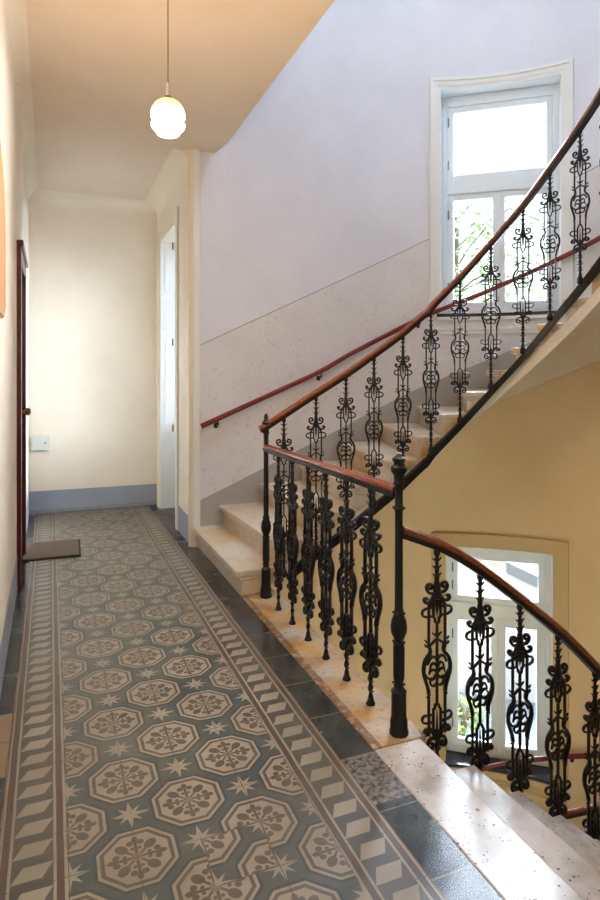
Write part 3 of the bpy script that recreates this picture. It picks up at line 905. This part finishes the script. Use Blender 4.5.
# wall handrails
def wall_rail(label, tab, a, b_, brackets):
    z0 = interp(tab, a)
    root = thing('wall_handrail', label, 'handrail', (*at(a, RW-.07).xy, z0))
    bm = bmesh.new()
    sweep(bm, [tuple(Vector((*at(g, RW-.07).xy, interp(tab, g)))-root.location) for g in gsteps(a, b_, .15, 4)], circ(.019, 12, .023))
    finish('rail', bm, 'wood_red', root, smooth=50)
    for g in brackets:
        bm = bmesh.new(); zz = interp(tab, g); A = at(g, RW-.07); B = at(g, RW-.002)
        sweep(bm, [(A.x-root.location.x, A.y-root.location.y, zz-.02-z0), (A.x-root.location.x+.001, A.y-root.location.y, zz-.05-z0), (A.lerp(B, .5).x-root.location.x, A.lerp(B, .5).y-root.location.y, zz-.065-z0), (B.x-root.location.x, B.y-root.location.y, zz-.065-z0)], circ(.008, 8))
        bmesh.ops.create_uvsphere(bm, u_segments=12, v_segments=8, radius=.022, matrix=Matrix.Translation((B.x-root.location.x, B.y-root.location.y, zz-.065-z0)) @ Matrix.Diagonal((1, .5, 1.2, 1)))
        finish('bracket', bm, 'iron', root, smooth=50)
UW = [(-1.414, 1.068), (-.293, 1.54), (0, 1.70), (21, 2.105), (36.7, 2.342), (61.9, 2.751), (180, 4.8), (181.2, 5.4)]
LW = [(-1.4, -3.55), (0, -2.95), (36.7, -2.319), (50.8, -2.106), (61.9, -1.938), (180, .2), (181.2, .8)]
wall_rail('red-brown round handrail fixed along the white wall beside the rising stairs', UW, -1.43, 178, [-1.28, -.28, 19.2, 75, 110, 150])
wall_rail('red-brown round handrail on the yellow wall below the lower window', LW, -1.3, 178, [-.9, 0.5, 30, 55.5, 90, 130])

# ------------------------------------------------------------------ small things in the corridor
bm = bmesh.new(); box(bm, -.23, .23, -.27, .27, 0, .012, bev=.004)
o = thing('doormat', 'brown woven doormat lying on the tiles before the maroon door', 'doormat', (.008, 5.71, .001), math.radians(-1.5))
finish('mat_base', bm, 'rubber', o)
bm = bmesh.new(); box(bm, -.215, .215, -.255, .255, .0125, .018, bev=.003); finish('mat_pile', bm, 'mat_fibre', o)
o = thing('utility_box', 'small white metal wall box on the far cream wall beside the door', 'wall box', (-.125, YF-.001, .77))
bm = bmesh.new(); box(bm, -.075, .10, -.04, 0, -.085, .085, bev=.006); finish('box_body', bm, 'plastic_white', o)
bm = bmesh.new(); box(bm, -.062, .088, -.047, -.0405, -.072, .072, bev=.003); cv = finish('cover', bm, 'plastic_white', o)
bm = bmesh.new(); lathe(bm, [(.008, 0), (.008, .006)], 10); bmesh.ops.transform(bm, matrix=Matrix.Translation((.066, -.047, 0)) @ Matrix.Rotation(PI/2, 4, 'X'), verts=bm.verts[:])
finish('lock', bm, 'iron', cv)

# pendant lamp
LX, LY, LZ = .461, 2.64, 2.61
o = thing('pendant_lamp', 'lit glass globe pendant lamp hanging on a thin cord from the corridor ceiling', 'lamp', (LX, LY, ZC))
bm = bmesh.new(); lathe(bm, [(.0022, LZ+.13-ZC), (.0022, -.01)], 8); finish('cord', bm, 'brass', o)
bm = bmesh.new(); lathe(bm, [(.045, 0), (.045, -.012), (.02, -.03), (.004, -.034)], 20); finish('ceiling_rose', bm, 'plastic_white', o, 50)
bm = bmesh.new(); lathe(bm, [(.006, LZ+.138-ZC), (.0085, LZ+.133-ZC), (.009, LZ+.084-ZC), (.011, LZ+.08-ZC)], 14); finish('lamp_holder', bm, 'plastic_white', o, 50)
bm = bmesh.new(); lathe(bm, [(.010, LZ+.082-ZC), (.015, LZ+.077-ZC), (.022, LZ+.067-ZC), (.022, LZ+.061-ZC)], 16); finish('collar', bm, 'brass', o, 50)
bm = bmesh.new()
prof = [(.022, .076), (.042, .070), (.060, .054), (.072, .032), (.078, .006), (.077, -.014), (.068, -.026), (.060, -.032), (.068, -.038), (.0775, -.048), (.074, -.062), (.064, -.074), (.054, -.081), (.050, -.084), (.0525, -.090), (.047, -.098), (.03, -.102), (.001, -.1025)]
lathe(bm, [(r*.93, z*.84+LZ-ZC) for r, z in prof][::-1], 48, wave=lambda a, z: .010*math.cos(16*a))
finish('lamp_shade', bm, 'lamp_glass', o, 60, label='ribbed glowing glass globe')

# ------------------------------------------------------------------ outdoors
NW = Vector((.637, .771, 0)); TW = Vector((.771, -.637, 0)); CW = Vector((CX, CY, 0))
def OUT(d, w, z): return CW + NW*d + TW*w + Vector((0, 0, z))
bm = bmesh.new()
vs = [bm.verts.new(OUT(d, w, z)) for d, w, z in ((3.2, -14, -4.0), (3.2, 14, -4.0), (40, 14, -4.0), (40, -14, -4.0))]; bm.faces.new(vs)
finish('ground_outside', bm, 'ground', kind='structure')
# pale garden wall with sloping coping
bm = bmesh.new()
A, B = OUT(7, -3.0, 0), OUT(7, 3.2, 0)
for z0, z1, e_, l_ in ((-3.99, None, 0, 'w'),):
    n_ = NW*.25
    za, zb = -.55, -3.1
    v = [bm.verts.new(p) for p in (A+Vector((0, 0, -4)), B+Vector((0, 0, -4)), B+Vector((0, 0, zb)), A+Vector((0, 0, za)))]
    w_ = [bm.verts.new(p) for p in (A+n_+Vector((0, 0, -4)), B+n_+Vector((0, 0, -4)), B+n_+Vector((0, 0, zb)), A+n_+Vector((0, 0, za)))]
    bm.faces.new(v); bm.faces.new(w_[::-1])
    for i in range(4): bm.faces.new((v[i], v[(i+1) % 4], w_[(i+1) % 4], w_[i]))
bmesh.ops.recalc_face_normals(bm, faces=bm.faces[:])
gw = thing('garden_wall', 'pale garden wall with a sloping grey coping seen through the lower window', 'wall', (A.x, A.y, -4))
for vv in bm.verts: vv.co -= gw.location
finish('wall_face', bm, 'render_grey', gw)
bm = bmesh.new(); ov = NW*-.12
c0 = [A+ov+Vector((0, 0, za)), B+ov+Vector((0, 0, zb)), B+NW*.6+Vector((0, 0, zb+.12)), A+NW*.6+Vector((0, 0, za+.12))]
lo_ = [bm.verts.new(p-gw.location+Vector((0, 0, .01))) for p in c0]; hi_ = [bm.verts.new(p-gw.location+Vector((0, 0, .20))) for p in c0]
bm.faces.new(lo_[::-1]); bm.faces.new(hi_)
for i in range(4): bm.faces.new((lo_[i], lo_[(i+1) % 4], hi_[(i+1) % 4], hi_[i]))
bmesh.ops.recalc_face_normals(bm, faces=bm.faces[:])
finish('coping', bm, 'concrete', gw)
# grass bank behind the wall
bm = bmesh.new()
pr_ = [(7.9, -3.98), (8.6, -1.1), (11, -.5), (14, -.4), (14, -3.98)]
a_ = [bm.verts.new(OUT(d, -9, z)) for d, z in pr_]; b2 = [bm.verts.new(OUT(d, 9, z)) for d, z in pr_]
bm.faces.new(a_); bm.faces.new(b2[::-1])
for i in range(len(pr_)): bm.faces.new((a_[i], a_[(i+1) % 5], b2[(i+1) % 5], b2[i]))
bmesh.ops.recalc_face_normals(bm, faces=bm.faces[:])
o = finish('grass_bank', bm, 'grass'); o['label'] = 'bright green grass bank behind the garden wall'; o['category'] = 'grass bank'

def tree(name, label, base, h, crown, nleaf, leafs=.09, cat='tree'):
    root = thing(name, label, cat, base)
    R_ = random.Random(hash(label) % 1000 if False else int(h*100)+nleaf)
    bm = bmesh.new()
    lean = Vector((R_.uniform(-.2, .2), R_.uniform(-.2, .2), 0))
    stem = [Vector((0, 0, 0)), Vector((0, 0, h*.35))+lean*.4, Vector((0, 0, h*.65))+lean*.8, Vector((0, 0, h*.9))+lean]
    sweep(bm, [tuple(p) for p in stem], circ(.05 + .008*h, 8))
    tips = []
    for i in range(14):
        f = R_.uniform(.3, .9); st = Vector((0, 0, h*f))+lean*f
        a = R_.uniform(0, 2*PI); e = st + Vector((math.cos(a)*crown*.8, math.sin(a)*crown*.8, R_.uniform(.1, .6)*crown))
        sweep(bm, [tuple(st), tuple(st.lerp(e, .5)+Vector((0, 0, .1))), tuple(e)], circ(.02, 6)); tips += [e, st.lerp(e, .6)]
    finish('trunk', bm, 'bark', root)
    bm = bmesh.new()
    for i in range(nleaf):
        c = R_.choice(tips) + Vector((R_.gauss(0, 1), R_.gauss(0, 1), R_.gauss(0, 1)))*crown*.26
        c.z = max(c.z, h*.12)
        u = Vector((R_.gauss(0, 1), R_.gauss(0, 1), R_.gauss(0, 1))).normalized(); w = u.orthogonal().normalized()
        s = leafs*R_.uniform(.6, 1.3)
        k = [c-u*s, c+w*s*.4, c+u*s, c-w*s*.4]
        bm.faces.new([bm.verts.new(p) for p in k])
    finish('foliage', bm, 'leaf', root)
tree('garden_tree', 'leafy light green tree seen through the left half of the upper window', OUT(11, -1.1, -.49), 6.6, 1.6, 3400)
tree('garden_tree', 'leafy light green tree seen through the right half of the upper window', OUT(16.5, 2.0, -3.99), 11.5, 2.3, 4200, .12)
tree('garden_tree', 'smaller green tree behind the garden wall, seen at the upper edge of the lower window', OUT(10.2, 1.9, -.68), 2.4, .8, 1000)
tree('garden_shrub', 'low dark shrub outside the lower left pane of the lower window', OUT(5.0, -.62, -4), .8, .28, 300, .05, 'shrub')

# ------------------------------------------------------------------ light and camera
W = bpy.data.worlds.new('world'); S.world = W; W.use_nodes = True
bg = W.node_tree.nodes['Background']; bg.inputs[0].default_value = (.86, .95, 1, 1); bg.inputs[1].default_value = .9
pl = bpy.data.lights.new('lamp_bulb', 'POINT'); pl.energy = 27; pl.color = (1, .74, .46); pl.shadow_soft_size = .09
po = bpy.data.objects.new('lamp_bulb', pl); C.objects.link(po); po.location = (LX, LY, LZ-.18)

sl = bpy.data.lights.new('sun', 'SUN'); sl.energy = 14.0; sl.angle = math.radians(50); sl.color = (.78, .88, 1)
so = bpy.data.objects.new('sun', sl); C.objects.link(so)
so.rotation_euler = Vector((.9, .43, .55)).to_track_quat('Z', 'Y').to_euler(); so.location = (8, 8, 8)
s2 = bpy.data.lights.new('overcast_sky', 'SUN'); s2.energy = 46.0; s2.angle = math.radians(150); s2.color = (.64, .80, 1)
s3 = bpy.data.objects.new('overcast_sky', s2); C.objects.link(s3); s3.location = (6, 9, 8)
s3.rotation_euler = Vector((.64, .77, .5)).to_track_quat('Z', 'Y').to_euler()
f = 616.1
cam = bpy.data.cameras.new('camera'); co = bpy.data.objects.new('camera', cam); C.objects.link(co); S.camera = co
cam.sensor_fit = 'VERTICAL'; cam.sensor_height = 36; cam.sensor_width = 24; cam.lens = f/900*36
cam.shift_y = (376.2-450)/900
cam.clip_start = .02
yaw = math.atan((300-51.1)/f)
co.location = (0, 0, 1.5); co.rotation_euler = (PI/2, 0, -yaw)
S.view_settings.view_transform = 'Standard'; S.view_settings.look = 'None'; S.view_settings.gamma = 1
S.view_settings.exposure = 1.1
S.view_settings.use_curve_mapping = False
